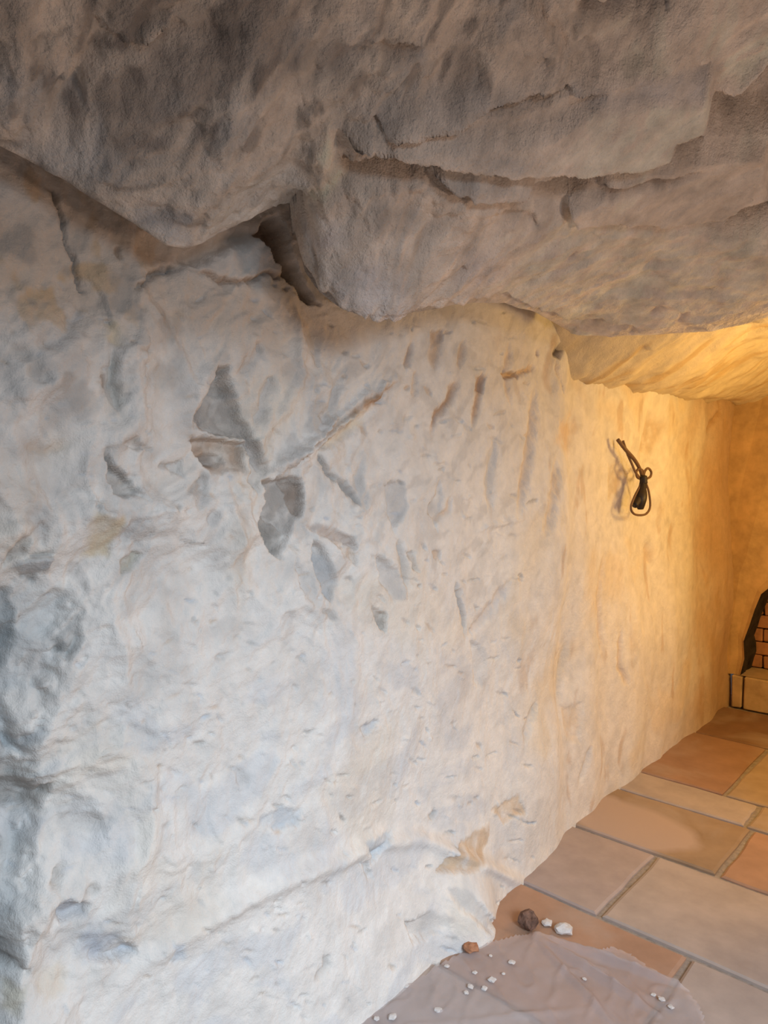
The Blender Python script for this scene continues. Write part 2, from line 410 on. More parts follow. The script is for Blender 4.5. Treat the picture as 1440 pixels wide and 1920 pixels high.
FA(w2((40, 960), (80, 945), (96, 980), (80, 1020), (55, 1000)), -.012, (.2, .1), .015, LGREY, .8)
FA(w2((122, 1065), (150, 1045), (165, 1070), (185, 1110), (160, 1100)), -.008, (.1, .2), .010, LGREY, .7)
FA(w2((-60, 1130), (30, 1100), (55, 1160), (60, 1210), (40, 1260), (0, 1300), (-60, 1300)), -.030, (.35, 0), .012, np.array((.36, .39, .40)), .9)
FA(w2((112, 1210), (140, 1175), (165, 1145), (166, 1185), (158, 1222), (135, 1250), (112, 1240)), -.022, (-.3, .2), .010, np.array((.40, .40, .39)), .9)
FA(w2((66, 1235), (100, 1225), (120, 1275), (100, 1325), (80, 1290)), -.012, (.4, .1), .012, LGREY, .7)
FA(w2((18, 1310), (40, 1330), (60, 1395), (100, 1340), (105, 1380), (70, 1440), (30, 1420)), -.022, (.4, .2), .012, np.array((.44, .46, .47)), .8)
FA(w2((-60, 1380), (20, 1420), (60, 1470), (120, 1500), (110, 1545), (30, 1550), (-60, 1520)), -.02, (.2, .3), .015, GREY, .8)
FA(w2((102, 1492), (122, 1488), (126, 1510), (110, 1522)), -.024, (0, 0), .007, DGREY, .8)
FA(w2((-60, 1575), (10, 1580), (36, 1615), (20, 1650), (0, 1720), (-60, 1720)), -.026, (.3, 0), .01, GREY, .8)
FA(w2((130, 1545), (190, 1525), (222, 1550), (190, 1575), (140, 1572)), -.010, (0, .3), .014, LGREY, .8)
FA(w2((108, 1700), (130, 1685), (175, 1702), (160, 1728), (115, 1730)), -.020, (0, .4), .010, np.array((.42, .44, .48)), .8)
FA(w2((148, 1752), (200, 1742), (250, 1768), (258, 1790), (225, 1808), (170, 1800)), -.018, (0, .5), .012, np.array((.46, .49, .54)), .85)
GR(w2((124, 1624), (112, 1672)), .009, -.018, GREY, .7)
GR(w2((160, 1670), (195, 1678)), .008, -.010, GREY, .5)
FA(w2((-20, 1785), (30, 1790), (48, 1825), (10, 1840), (-20, 1830)), -.03, (0, 0), .01, DGREY, .8)
FA(w2((60, 1830), (125, 1805), (130, 1860), (70, 1890)), 0, (0, 0), .015, np.array((.72, .62, .50)), .6)
FA(w2((20, 1860), (60, 1845), (40, 1900), (10, 1910)), -.01, (0, 0), .015, np.array((.55, .50, .38)), .6)
# lower middle
FA(w2((812, 1632), (838, 1604), (872, 1572), (922, 1543), (914, 1586), (884, 1620), (850, 1632)), -.012, (.1, .1), .012, np.array((.60, .44, .29)), .85)
FA(w2((925, 1520), (975, 1490), (985, 1525), (950, 1545)), -.006, (0, 0), .014, np.array((.66, .48, .30)), .7)
FA(w2((670, 1580), (720, 1565), (742, 1558), (730, 1585), (700, 1615)), -.014, (0, .4), .012, np.array((.52, .57, .61)), .8)
FA(w2((672, 1608), (690, 1620), (702, 1655), (688, 1650)), -.012, (.2, 0), .010, LGREY, .8)
FA(w2((484, 1530), (530, 1508), (556, 1518), (552, 1545), (512, 1560), (480, 1552)), -.010, (0, .2), .014, np.array((.52, .56, .60)), .8)
FA(w2((745, 1725), (790, 1700), (832, 1705), (800, 1740), (760, 1762)), -.014, (.2, .2), .016, np.array((.60, .56, .52)), .7)
FA(w2((820, 1655), (850, 1650), (870, 1690), (905, 1715), (860, 1722), (835, 1690)), -.012, (.1, .2), .016, LGREY, .7)
FA(w2((310, 1760), (340, 1765), (350, 1800), (325, 1815)), -.006, (.2, 0), .018, np.array((.55, .62, .70)), .6)
FA(w2((232, 1338), (270, 1352), (330, 1410), (300, 1400), (250, 1372)), -.006, (.1, .2), .014, LGREY, .6)
FA(w2((440, 1440), (470, 1450), (466, 1486), (448, 1470)), -.008, (.2, 0), .012, LGREY, .6)
FA(w2((668, 1362), (700, 1345), (705, 1360), (680, 1378)), -.012, (0, .2), .008, np.array((.50, .52, .56)), .8)
GR(w2((590, 1778), (600, 1800), (572, 1830)), .010, -.012, GREY, .6)
GR(w2((830, 1520), (815, 1545)), .012, -.016, GREY, .6)
GR(w2((405, 1240), (440, 1222)), .008, -.006, LGREY, .6)
# cracks under the ceiling, then the boulder's shadow wedge
GR(w2((105, 350), (128, 420), (145, 470), (152, 505), (166, 540)), .0045, -.016, DGREY, .8, taper=False)
GR(w2((226, 455), (229, 485)), .007, -.010, BROWN, .7)
GR(w2((243, 538), (290, 512), (330, 500), (360, 494)), .006, -.018, DGREY, .75, asym=.006)
GR(w2((355, 495), (400, 512), (430, 526), (480, 522), (520, 508), (570, 515)), .006, -.016, BROWN, .75, asym=.006)
GR(w2((330, 492), (420, 455), (500, 425)), .02, -.03, TAN * .9, .5)
FA(w2((488, 432), (528, 392), (546, 420), (558, 480), (585, 530), (615, 572), (585, 560), (545, 510), (515, 462)), -.09, (0, 0), .014, np.array((.42, .30, .21)), .8)  # boulder's cast shadow, put in as a dark brown hollow
# the corner where the inner chamber begins
GR(w2((1044, 668), (1058, 650), (1078, 630)), .018, -.03, np.array((.12, .08, .05)), .9)
GR(w2((1048, 672), (1050, 700), (1060, 736)), .018, -.020, np.array((.66, .52, .36)), .7, asym=-.010)
GR(w2((1366, 742), (1368, 770), (1356, 792), (1350, 804)), .022, -.018, BROWN, .8, taper=False)
W.D -= .05 * sstep(2.55, 2.75, U) * far
FA(w2((1050, 790), (1085, 765), (1100, 800), (1070, 860), (1040, 830)), -.01, (0, 0), .05, OCHRE * 1.15, .55)
FA(w2((1230, 770), (1265, 790), (1250, 850), (1215, 860)), -.012, (.1, 0), .06, np.array((.60, .45, .30)), .6)
FA(w2((1160, 870), (1185, 860), (1182, 930), (1160, 945)), -.01, (0, 0), .03, np.array((.62, .50, .36)), .6)  # faint shadow of the cable, painted onto the wall beside it
t = sstep(3.9, 4.9, U + .25 * fbm(U * 2, V * 2, 81, 3)); W.C += (np.array((.58, .38, .21)) - W.C) * (t * .85)[..., None]  # lamp's orange light put into the wall colour at the far end
# small pits and nicks scattered over the plaster
rng = random.Random(4)
for k in range(820):
    px = rng.uniform(-20, 1000); py = rng.uniform(520, 1900)
    a = rng.uniform(-.5, .9); l = rng.uniform(4, 17); ww = rng.uniform(2, 6)
    c_, s_ = math.cos(a), math.sin(a)
    q = [(px + c_ * dx * l - s_ * dy * ww, py + s_ * dx * l + c_ * dy * ww) for dx, dy in ((-1, 0), (-.3, -1), (.6, -.7), (1, .1), (.2, .9))]
    if rng.random() < .75:
        FA(w2(*q), -rng.uniform(.003, .009), (0, rng.uniform(0, .4)), .005, [GREY, LGREY, LGREY, np.array((.5, .54, .6)), TAN][rng.randrange(5)], rng.uniform(.4, .85), warp=.6)
    else:
        FA(w2(*q), rng.uniform(.002, .005), (0, 0), .005, warp=.6)

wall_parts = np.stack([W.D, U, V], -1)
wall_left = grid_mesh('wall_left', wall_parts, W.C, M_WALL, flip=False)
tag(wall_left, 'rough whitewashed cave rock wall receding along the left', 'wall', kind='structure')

# ================================================================== FRONT CEILING
lip_px = [(-420, 90), (-150, 205), (0, 290), (110, 345), (200, 402), (270, 446), (310, 473), (345, 478), (375, 468), (440, 430), (500, 400), (548, 368),
          (556, 440), (572, 515), (600, 560), (640, 590), (690, 603), (760, 595), (860, 575), (940, 572), (1000, 590), (1055, 618)]
lip = []
for a, b in lip_px:
    off = .10 if a < 550 else float(np.interp(a, [550, 620, 860, 1000, 1055], [.11, .17, .18, .14, .08]))
    p = on_x(a, b, off); lip.append(p)
# across the passage
LX0, LY0, LK = lip[-1][0], lip[-1][1], .50
for a, b in [(1100, 628), (1180, 630), (1240, 630), (1330, 624), (1390, 612), (1440, 598), (1560, 560), (1700, 520)]:
    d = ray(a, b)   # plane Y = LY0 + LK (X-LX0)
    tt = (LY0 + LK * (CAM[0] - LX0) - CAM[1]) / (d[1] - LK * d[0])
    lip.append(CAM + d * tt)
lip.append(np.array([3.2, LY0 + LK * (3.2 - LX0), 2.25]))
lipxy = [(p[0], p[1]) for p in lip]
tot = [0.]
for i in range(len(lip) - 1): tot.append(tot[-1] + math.hypot(lip[i+1][0]-lip[i][0], lip[i+1][1]-lip[i][1]))
tot = np.array(tot); lz = np.array([p[2] for p in lip])

def ceil_base(X, Y):
    s = .56 - .42 * sstep(.8, 3.0, Y)
    return 2.03 + s * np.clip(X, -.2, 3) + .03 * Y
LIPB = np.array([float(ceil_base(np.array(p[0]), np.array(p[1]))) for p in lip])
_q = np.linspace(0, tot[-1], 64)
LIPS = [(np.interp(q, tot, [p[0] for p in lip]), np.interp(q, tot, [p[1] for p in lip]), np.interp(q, tot, lz - LIPB)) for q in _q]
def ceil_z(X, Y):
    d, side, par = line_d(lipxy, X, Y)
    sd = -side * d                       # positive on the room side
    num = 0.; den = 0.
    for sx_, sy_, se_ in LIPS:
        ww = 1.0 / ((X - sx_)**2 + (Y - sy_)**2 + 2e-4)**2
        num = num + ww * se_; den = den + ww
    near = np.interp(par * tot[-1], tot, lz - LIPB)
    e = num / den
    kk = np.exp(-(d / .09)**2); e = e * (1 - kk) + near * kk
    z = ceil_base(X, Y) + e * np.exp(-(np.clip(sd, 0, 9) / .42)**2)
    # rounded nose, then up behind it
    r = .018
    z = z + r * np.clip(1 - np.clip(sd, 0, r) / r, 0, 1)**2 * .8
    z = z + np.clip(-sd, 0, 1) * 2.2
    return z, sd
def cz1(px, py, dz=0.0):
    d = ray(px, py); lo, hi = .3, 6.0
    ts = np.linspace(.4, 4.5, 300)
    P = CAM[None] + d[None] * ts[:, None]
    z, sd = ceil_z(P[:, 0], P[:, 1])
    f = P[:, 2] - (z + dz)
    k = np.where((f[:-1] < 0) & (f[1:] >= 0))[0]
    i = k[0] if len(k) else int(np.argmin(np.abs(f)))
    tt = ts[i] + (ts[i + 1] - ts[i]) * (-f[i]) / (f[i + 1] - f[i] + 1e-9) if len(k) else ts[i]
    q = CAM + d * tt
    return (q[0], q[1])
xs = axis((-.06, 1.15, .0042), (1.15, 3.0, .03))
ys = axis((-1.0, .1, .03), (.1, 3.15, .0050), (3.15, 4.1, .03))
CU, CV = np.meshgrid(xs, ys)
CZ, CSD = ceil_z(CU, CV)
ROCK = np.array((.60, .50, .41))
K = Field(CU, CV, ROCK)
K.wu *= .5; K.wv *= .5

def c2(*pts, dz=0.0): return [cz1(a, b, dz) for a, b in pts]
ku = CU + .06 * fbm(CU * 3, CV * 3, 105, 3); kv = CV + .06 * fbm(CU * 3 + 9, CV * 3, 106, 3)
# direction of the strata (roughly across the view)
sx = ku * .74 + kv * .67; sy = -ku * .67 + kv * .74
fade = sstep(-.02, .05, CSD)
K.D -= fade * .030 * fbm(ku * 2.2, kv * 2.2, 111, 3)
right = sstep(1.35, 1.9, CV + .35 * CU)
K.D += (scoops(ku, kv, .17, 121, .7, 1.0, .5) - .04) * .40 * fade * (1 - .8 * right)
K.D += (scoops(ku * 1.2, kv, .07, 131, .7, 1.0, .5) - .02) * .40 * fade * (1 - .75 * right)
K.D += fade * .013 * fbm(ku * 10, kv * 12, 141, 4) * (1 - .6 * right)
K.D += fade * .007 * fbm(ku * 36, kv * 40, 143, 3) * (1 - .6 * right)
# strata ledges on the right
lay = sy * 7.0 + .5 * fbm(sx * 1.6, sy * 2.5, 145, 3)
fr = lay - np.floor(lay)
K.D += right * fade * .010 * (fr - sstep(.80, 1.0, fr) * 1.0)
K.D += right * fade * .006 * fbm(sx * 4, sy * 24, 147, 3)
# rock tints
t = sstep(-.1, .6, fbm(ku * 4, kv * 4, 151, 4)); K.C += (np.array((.27, .23, .20)) - K.C) * (t * .65 * (1 - .75 * right))[..., None]
t = sstep(.1, .7, fbm(ku * 7 + 5, kv * 7, 153, 4)); K.C += (np.array((.40, .40, .40)) - K.C) * (t * .6 * (1 - .7 * right))[..., None]
t = sstep(.25, .8, fbm(ku * 6 + 15, kv * 6, 155, 4)); K.C += (np.array((.68, .57, .46)) - K.C) * (t * .8)[..., None]
t = sstep(.05, .5, fbm(ku * 17 + 5, kv * 20, 157, 4)); K.C += (np.array((.24, .205, .18)) - K.C) * (t * .55 * (1 - .65 * right))[..., None]
t = sstep(.1, .5, fbm(ku * 13 + 25, kv * 15, 159, 4)); K.C += (np.array((.66, .56, .46)) - K.C) * (t * .45)[..., None]
CF, CG = K.facet, K.groove
BOUL = [(532, 398), (545, 378), (600, 360), (660, 345), (720, 345), (790, 352), (860, 372), (960, 385), (1060, 400), (1150, 420), (1260, 430), (1350, 425), (1450, 430),
        (1450, 560), (1330, 600), (1200, 612), (1060, 600), (940, 560), (760, 580), (690, 590), (620, 565), (575, 505)]
# light apron of smooth rock between the boulders
CF(c2((560, 375), (590, 270), (620, 215), (632, 290), (665, 320), (625, 350), (590, 372)), -.012, (0, 0), .02, np.array((.80, .63, .45)), 1.0)
CF(c2((370, 460), (390, 380), (470, 330), (560, 310), (590, 330), (545, 372), (450, 425)), -.006, (0, 0), .02, np.array((.60, .55, .49)), .8)
CF(c2((240, 440), (280, 380), (370, 400), (360, 468), (310, 468)), .006, (0, 0), .02, np.array((.36, .36, .37)), .8)
CF(c2((80, 330), (100, 270), (200, 260), (260, 330), (180, 380)), -.010, (0, 0), .03, np.array((.45, .43, .41)), .7)
# pale knob and hollows near the top
CF(c2((258, 102), (285, 75), (318, 58), (322, 72), (290, 100), (268, 106)), -.03, (0, 0), .008, np.array((.66, .56, .46)), .9)
CF(c2((325, 70), (420, 50), (440, 100), (380, 120), (310, 110)), .018, (0, 0), .03, np.array((.34, .27, .22)), .7)
CF(c2((535, 40), (620, 45), (720, 40), (700, 110), (640, 150), (560, 150), (470, 150), (520, 110)), .018, (0, 0), .04, np.array((.32, .285, .26)), .75)
CF(c2((700, 80), (760, 70), (805, 85), (780, 105), (720, 108)), .03, (0, 0), .02, np.array((.30, .24, .20)), .8)
CF(c2((1080, 0), (1260, -10), (1250, 25), (1150, 45), (1090, 35)), .04, (0, 0), .015, np.array((.30, .28, .29)), .8)
# strata: long smooth recess under the upper ledge; recess browns are rock plus painted shade
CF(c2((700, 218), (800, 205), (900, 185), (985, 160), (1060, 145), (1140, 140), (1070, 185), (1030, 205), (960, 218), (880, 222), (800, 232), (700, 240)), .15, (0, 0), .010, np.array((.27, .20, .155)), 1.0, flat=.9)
CG(c2((640, 208), (720, 207), (800, 198), (890, 183), (980, 160), (1055, 143)), .016, -.026, np.array((.50, .46, .43)), .6)
CF(c2((980, 165), (1020, 148), (1058, 142), (1040, 158), (1000, 172)), -.006, (0, 0), .008, np.array((.36, .40, .44)), .8)
# big slab
SLAB = [(640, 292), (700, 268), (760, 238), (860, 226), (960, 222), (1030, 208), (1100, 168), (1200, 148), (1300, 148), (1335, 165), (1338, 215), (1322, 255), (1270, 270), (1268, 300),
        (1200, 320), (1080, 328), (960, 332), (880, 330), (800, 318), (720, 305)]
CF(c2(*SLAB, dz=-.05), -.065, (.06, -.03), .014, np.array((.66, .555, .46)), .9, flat=.75)
CF(c2((860, 225), (960, 225), (1010, 240), (980, 268), (900, 262)), 0, (0, 0), .02, np.array((.38, .36, .35)), .6)
CF(c2((1060, 140), (1200, 110), (1330, 100), (1320, 150), (1200, 148), (1100, 160)), .02, (0, 0), .015, np.array((.36, .36, .38)), .6)
# recess right of the slab and the flat slab end at the frame's right edge
CF(c2((1340, 170), (1400, 160), (1440, 130), (1520, 100), (1520, 240), (1430, 262), (1350, 262), (1325, 258)), .10, (0, 0), .012, np.array((.42, .35, .29)), .9)
CG(c2((1330, 155), (1390, 160), (1420, 130), (1460, 90)), .012, -.022, np.array((.58, .50, .43)), .7)
CF(c2((1262, 272), (1300, 262), (1320, 270), (1300, 298), (1266, 300)), .02, (0, 0), .008, np.array((.40, .32, .25)), .8)
# second layer
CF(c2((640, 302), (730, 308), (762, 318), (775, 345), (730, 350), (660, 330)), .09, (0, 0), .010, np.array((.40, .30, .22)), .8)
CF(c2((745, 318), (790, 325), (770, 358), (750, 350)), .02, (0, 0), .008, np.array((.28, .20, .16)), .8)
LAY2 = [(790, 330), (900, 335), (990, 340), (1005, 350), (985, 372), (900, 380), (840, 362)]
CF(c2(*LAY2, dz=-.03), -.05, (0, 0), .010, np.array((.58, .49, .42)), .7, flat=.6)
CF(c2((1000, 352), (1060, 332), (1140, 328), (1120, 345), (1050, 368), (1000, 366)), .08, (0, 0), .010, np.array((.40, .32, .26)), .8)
LAY3 = [(1150, 328), (1280, 305), (1440, 290), (1440, 380), (1390, 392), (1355, 420), (1250, 428), (1080, 420), (1060, 385)]
CF(c2(*LAY3, dz=-.03), -.045, (0, .05), .012, np.array((.58, .48, .39)), .6, flat=.5)
CG(c2((1010, 330), (1150, 326), (1270, 312), (1340, 296)), .010, .03, np.array((.30, .22, .17)), .7)
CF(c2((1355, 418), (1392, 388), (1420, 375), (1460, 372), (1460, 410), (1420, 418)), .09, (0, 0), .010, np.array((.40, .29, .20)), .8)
CF(c2((920, 390), (1000, 388), (1010, 408), (940, 412)), .02, (0, 0), .012, np.array((.46, .36, .28)), .7)
# right boulder / lintel band
CF(c2(*BOUL, dz=-.02), -.035, (0, 0), .016, np.array((.66, .53, .42)), .75)
CG(c2((532, 398), (552, 455), (574, 510), (600, 545)), .010, -.020, np.array((.33, .26, .21)), .6)  # shade of the dark gap put into the colour of the boulder's left edge
CF(c2((560, 400), (620, 380), (650, 420), (620, 450), (575, 440)), -.006, (0, 0), .02, np.array((.48, .40, .37)), .7)
CF(c2((600, 480), (700, 460), (780, 500), (760, 560), (660, 570)), -.004, (0, 0), .03, np.array((.54, .48, .46)), .7)
CF(c2((850, 450), (930, 450), (960, 500), (880, 530)), .006, (0, 0), .03, np.array((.50, .42, .38)), .7)
for (a, b), l in (((1080, 450), 34), ((1130, 580), 40), ((1195, 600), 34), ((1290, 560), 50), ((870, 490), 40), ((1010, 560), 36), ((1240, 545), 40)):
    CG(c2((a, b), (a - l * .4, b + l * .7)), .014, .014, np.array((.42, .34, .29)), .6)
K.C = K.C * .75 + K.C.mean(-1, keepdims=True) * .25
K.C = np.clip(K.C * (1.0 + (.30 + .20 * right) * sstep(.22, .42, K.C.mean(-1)))[..., None], 0, .86)  # light put into the colour: pale rock brighter to the right, recesses kept dark
Zc = CZ + K.D * fade
keep_v = CSD > -.16
fm = keep_v[:-1, :-1] & keep_v[1:, 1:] & keep_v[:-1, 1:] & keep_v[1:, :-1]
CP = np.stack([CU, CV, Zc], -1)
mid = lambda A: .25 * (A[:-1, :-1] + A[1:, 1:] + A[:-1, 1:] + A[1:, :-1])
mu, mv = mid(CU + K.wu), mid(CV + K.wv)
lab = np.zeros(fm.shape, int)
def mark(P, k, grow=.006):
    b = poly_sd(P, mu, mv) < grow
    lab[b & (lab == 0)] = k
mark(c2(*SLAB, dz=-.05), 1); mark(c2(*LAY2, dz=-.03), 2); mark(c2(*LAY3, dz=-.03), 3)
mu, mv = mid(CU + K.wu), mid(CV + K.wv)
bl = c2(*BOUL, dz=-.02)
b_in = (poly_sd(bl, mu, mv) < .01) | ((mid(CSD) < .06) & (mv > cz1(555, 450)[1]) & (mv < 2.9) & (mu < .75))
lab[b_in & (lab == 0)] = 4
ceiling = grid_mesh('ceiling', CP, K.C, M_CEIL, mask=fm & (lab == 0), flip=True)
tag(ceiling, 'dark overhanging bare rock ceiling of the front room', 'ceiling', kind='structure')
for k, nm in ((1, 'rock_slab'), (2, 'rock_layer'), (3, 'rock_layer'), (4, 'rock_boulder')):
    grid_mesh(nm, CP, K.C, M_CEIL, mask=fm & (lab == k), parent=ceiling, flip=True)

# ================================================================== INNER CHAMBER CEILING
xs2 = axis((-.1, 1.2, .012), (1.2, 3.2, .05)); ys2 = axis((2.45, 5.2, .012),)
IU, IV = np.meshgrid(xs2, ys2)
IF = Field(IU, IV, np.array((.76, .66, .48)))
dl = (IV - LY0) - LK * (IU - LX0)             # distance behind the lip line
iz = 1.93 + .05 * (IV - 2.65) + .20 * sstep(0, .5, IU) + .05 * np.clip(IU, 0, 3)
hz = sstep(-.06, .42, dl)
iz = 2.30 * (1 - hz) + iz * hz
iz += .030 * fbm(IU * 3, IV * 3, 201, 3) + (scoops(IU * .7, IV * 1.6, .16, 203, .6, 1., .5)) * .16 + (scoops(IU * .8, IV * 1.5, .07, 209, .6, 1., .5)) * .22 + .006 * fbm(IU * 14, IV * 30, 205, 3)
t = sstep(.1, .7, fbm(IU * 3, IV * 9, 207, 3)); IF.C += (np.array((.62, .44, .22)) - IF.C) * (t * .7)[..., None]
kp = mid(dl) > -.05
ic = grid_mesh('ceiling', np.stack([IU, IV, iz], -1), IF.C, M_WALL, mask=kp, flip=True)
tag(ic, 'yellow-lit rock ceiling of the inner chamber behind the lintel', 'ceiling', kind='structure')

# rock jamb that closes the passage on the right, between the front room and the inner chamber
js = axis((.98, 3.25, .02),); jz = axis((-.02, 2.5, .02),)
prof = [(3.3, .12), (1.14, .12), (1.09, .10), (1.06, .07), (1.05, .04), (1.07, .0), (1.12, -.03), (3.3, -.03)]   # (X, offset behind the lip line)
pp = []
for i in range(len(prof) - 1):
    m_ = 30 if abs(prof[i + 1][0] - prof[i][0]) > 1 else 4
    for k_ in range(m_): pp.append((prof[i][0] + (prof[i + 1][0] - prof[i][0]) * k_ / m_, prof[i][1] + (prof[i + 1][1] - prof[i][1]) * k_ / m_))
pp.append(prof[-1]); pp = np.array(pp)
JI, JZ = np.meshgrid(np.arange(len(pp)), jz)
jx = pp[JI, 0]; jo = pp[JI, 1]
jb = .03 * fbm(JI * .11, JZ * 3, 401, 4)
jx = jx + jb * .8; jo = jo + jb * .3
jy = LY0 + LK * (jx - LX0) + jo
jamb = grid_mesh('wall_right', np.stack([jx, jy, JZ], -1), np.ones(jx.shape + (3,)) * np.array((.70, .64, .56)), M_WALL, flip=True)
tag(jamb, 'whitewashed rock jamb on the right of the passage to the inner chamber', 'wall', kind='structure')

# ================================================================== BACK WALL with arched hearth
YB = 5.07
M_BACK = flat_mat('ochre_plaster', (.56, .38, .20), .9, .5, 9, .22)
M_SOOT = flat_mat('sooty_stone', (.035, .028, .024), .9, .6, 14, .6)
M_BRICK = flat_mat('fire_brick', (.46, .22, .11), .85, .4, 18, .25)
M_HEARTH = flat_mat('hearth_stone', (.52, .38, .24), .85, .35, 12, .2)
AX, AA, ZB, AH = .86, .84, .22, 1.05
def arch(n=28, grow=0.0, seed=3):
    out = []
    for i in range(n + 1):
        a = math.pi * (1 - i / n)
        j = .012 * math.sin(i * 2.3 + seed) + .008 * math.sin(i * 5.1)
        out.append((AX + (AA + grow + j) * math.cos(a), ZB + (AH + grow + j) * math.sin(a)))
    return out
def mesh_obj(name, V, Fc, mat, parent=None, smooth=False):
    me = bpy.data.meshes.new(name); me.from_pydata([tuple(v) for v in V], [], Fc); me.update()
    if smooth: me.polygons.foreach_set('use_smooth', [True] * len(me.polygons))
    me.materials.append(mat)
    o = bpy.data.objects.new(name, me); col.objects.link(o)
    if parent: o.parent = parent
    return o
A = arch()
n = len(A)
# wall around the arch: fan quads to the outer border
def outer(p):
    dx, dz = p[0] - AX, max(p[1] - ZB, 0)
    if abs(dx) * 1.9 > dz: return (-.12 if dx < 0 else 3.2, p[1] + (dz / (abs(dx) + 1e-6)) * .35)
    return (p[0] + dx * .8, 2.6)
bm = bmesh.new()
rngb = random.Random(8)
rows = []
for p in A:
    q = outer(p) if A.index(p) not in (0, n - 1) else ((-.12, ZB) if p[0] < AX else (3.2, ZB))
    rows.append([bm.verts.new((p[0] + (q[0] - p[0]) * s, YB + (0 if s == 0 else .015 * math.sin(7 * s + p[0] * 5)), p[1] + (min(q[1], 2.6) - p[1]) * s)) for s in (0, .1, .25, .5, .75, 1)])
for i in range(n - 1):
    for j in range(5):
        bm.faces.new((rows[i][j], rows[i + 1][j], rows[i + 1][j + 1], rows[i][j + 1]))
# fill upper corners
c1 = [bm.verts.new((-.12, YB, 2.6)), bm.verts.new((3.2, YB, 2.6))]
lefts = [r[-1] for r in rows]
kL = max(i for i, v in enumerate(lefts) if v.co.x < -.11); kR = min(i for i, v in enumerate(lefts) if v.co.x > 3.19)
if lefts[kL].co.z < 2.59: bm.faces.new((lefts[kL], lefts[kL + 1], c1[0]))
if lefts[kR].co.z < 2.59: bm.faces.new((lefts[kR - 1], lefts[kR], c1[1]))
me = bpy.data.meshes.new('wall_back'); bm.normal_update(); bm.to_mesh(me); bm.free()
me.materials.append(M_BACK)
wall_back = bpy.data.objects.new('wall_back', me); col.objects.link(wall_back)
tag(wall_back, 'brown-ochre plastered back wall of the inner chamber', 'wall', kind='structure')
# hearth: soot-black arch reveal, brick back, stone lip
hearth = bpy.data.objects.new('arched_hearth', None); col.objects.link(hearth); hearth.location = (0, 0, 0)
tag(hearth, 'soot-blackened arched hearth at the foot of the back wall', 'fireplace')
DEP = .30
V_, F_ = [], []
for i, p in enumerate(A):
    for j in range(5):
        s = j / 4
        jj = .016 * math.sin(i * 1.7 + j * 2.1)
        V_.append((p[0] + (jj if 0 < j < 4 else 0), YB + DEP * s, p[1] + (jj if 0 < j < 4 else 0)))
for i in range(n - 1):
    for j in range(4):
        F_.append((i * 5 + j, i * 5 + j + 1, (i + 1) * 5 + j + 1, (i + 1) * 5 + j))
mesh_obj('arch_reveal', V_, F_, M_SOOT, hearth)
mesh_obj('niche_floor', [(-.02, YB, ZB), (1.74, YB, ZB), (1.74, YB + DEP, ZB), (-.02, YB + DEP, ZB)], [(0, 1, 2, 3)], M_HEARTH, hearth)
mesh_obj('niche_back', [(-.1, YB + DEP + .03, 0), (1.9, YB + DEP + .03, 0), (1.9, YB + DEP + .03, 1.4), (-.1, YB + DEP + .03, 1.4)], [(0, 1, 2, 3)], M_SOOT, hearth)

def block_mesh(name, sx_, sy_, sz_, bev, seed, mat, jit=.004):
    bm = bmesh.new(); bmesh.ops.create_cube(bm, size=1)
    bmesh.ops.scale(bm, vec=(sx_, sy_, sz_), verts=bm.verts)
    r = random.Random(seed)
    for v in bm.verts: v.co += Vector((r.uniform(-jit, jit), r.uniform(-jit, jit), r.uniform(-jit, jit) if sz_ > .05 else 0))
    bmesh.ops.bevel(bm, geom=list(bm.edges), offset=bev, segments=1, affect='EDGES')
    me = bpy.data.meshes.new(name); bm.to_mesh(me); bm.free(); me.materials.append(mat)
    return me
bmes = [block_mesh('brick', .205, .05, .085, .006, s, M_BRICK) for s in range(3)]
for r_ in range(13):
    for c_ in range(9):
        x = -.02 + c_ * .215 + (.107 if r_ % 2 else 0); z = ZB + .05 + r_ * .094
        if x > 1.75 or z > 1.3: continue
        o = bpy.data.objects.new('brick', bmes[(r_ * 5 + c_ * 3) % 3]); col.objects.link(o); o.parent = hearth
        o.location = (x, YB + DEP - .005, z)
for i, (x0, x1) in enumerate(((-.03, .035), (.045, .46), (.47, .98), (.99, 1.45), (1.46, 1.9))):
    o = bpy.data.objects.new('hearth_block', block_mesh('hearth_block', x1 - x0, .10, ZB - .004, .008, 40 + i, M_HEARTH)); col.objects.link(o)
    o.parent = hearth; o.location = ((x0 + x1) / 2, YB + .03, (ZB - .004) / 2)

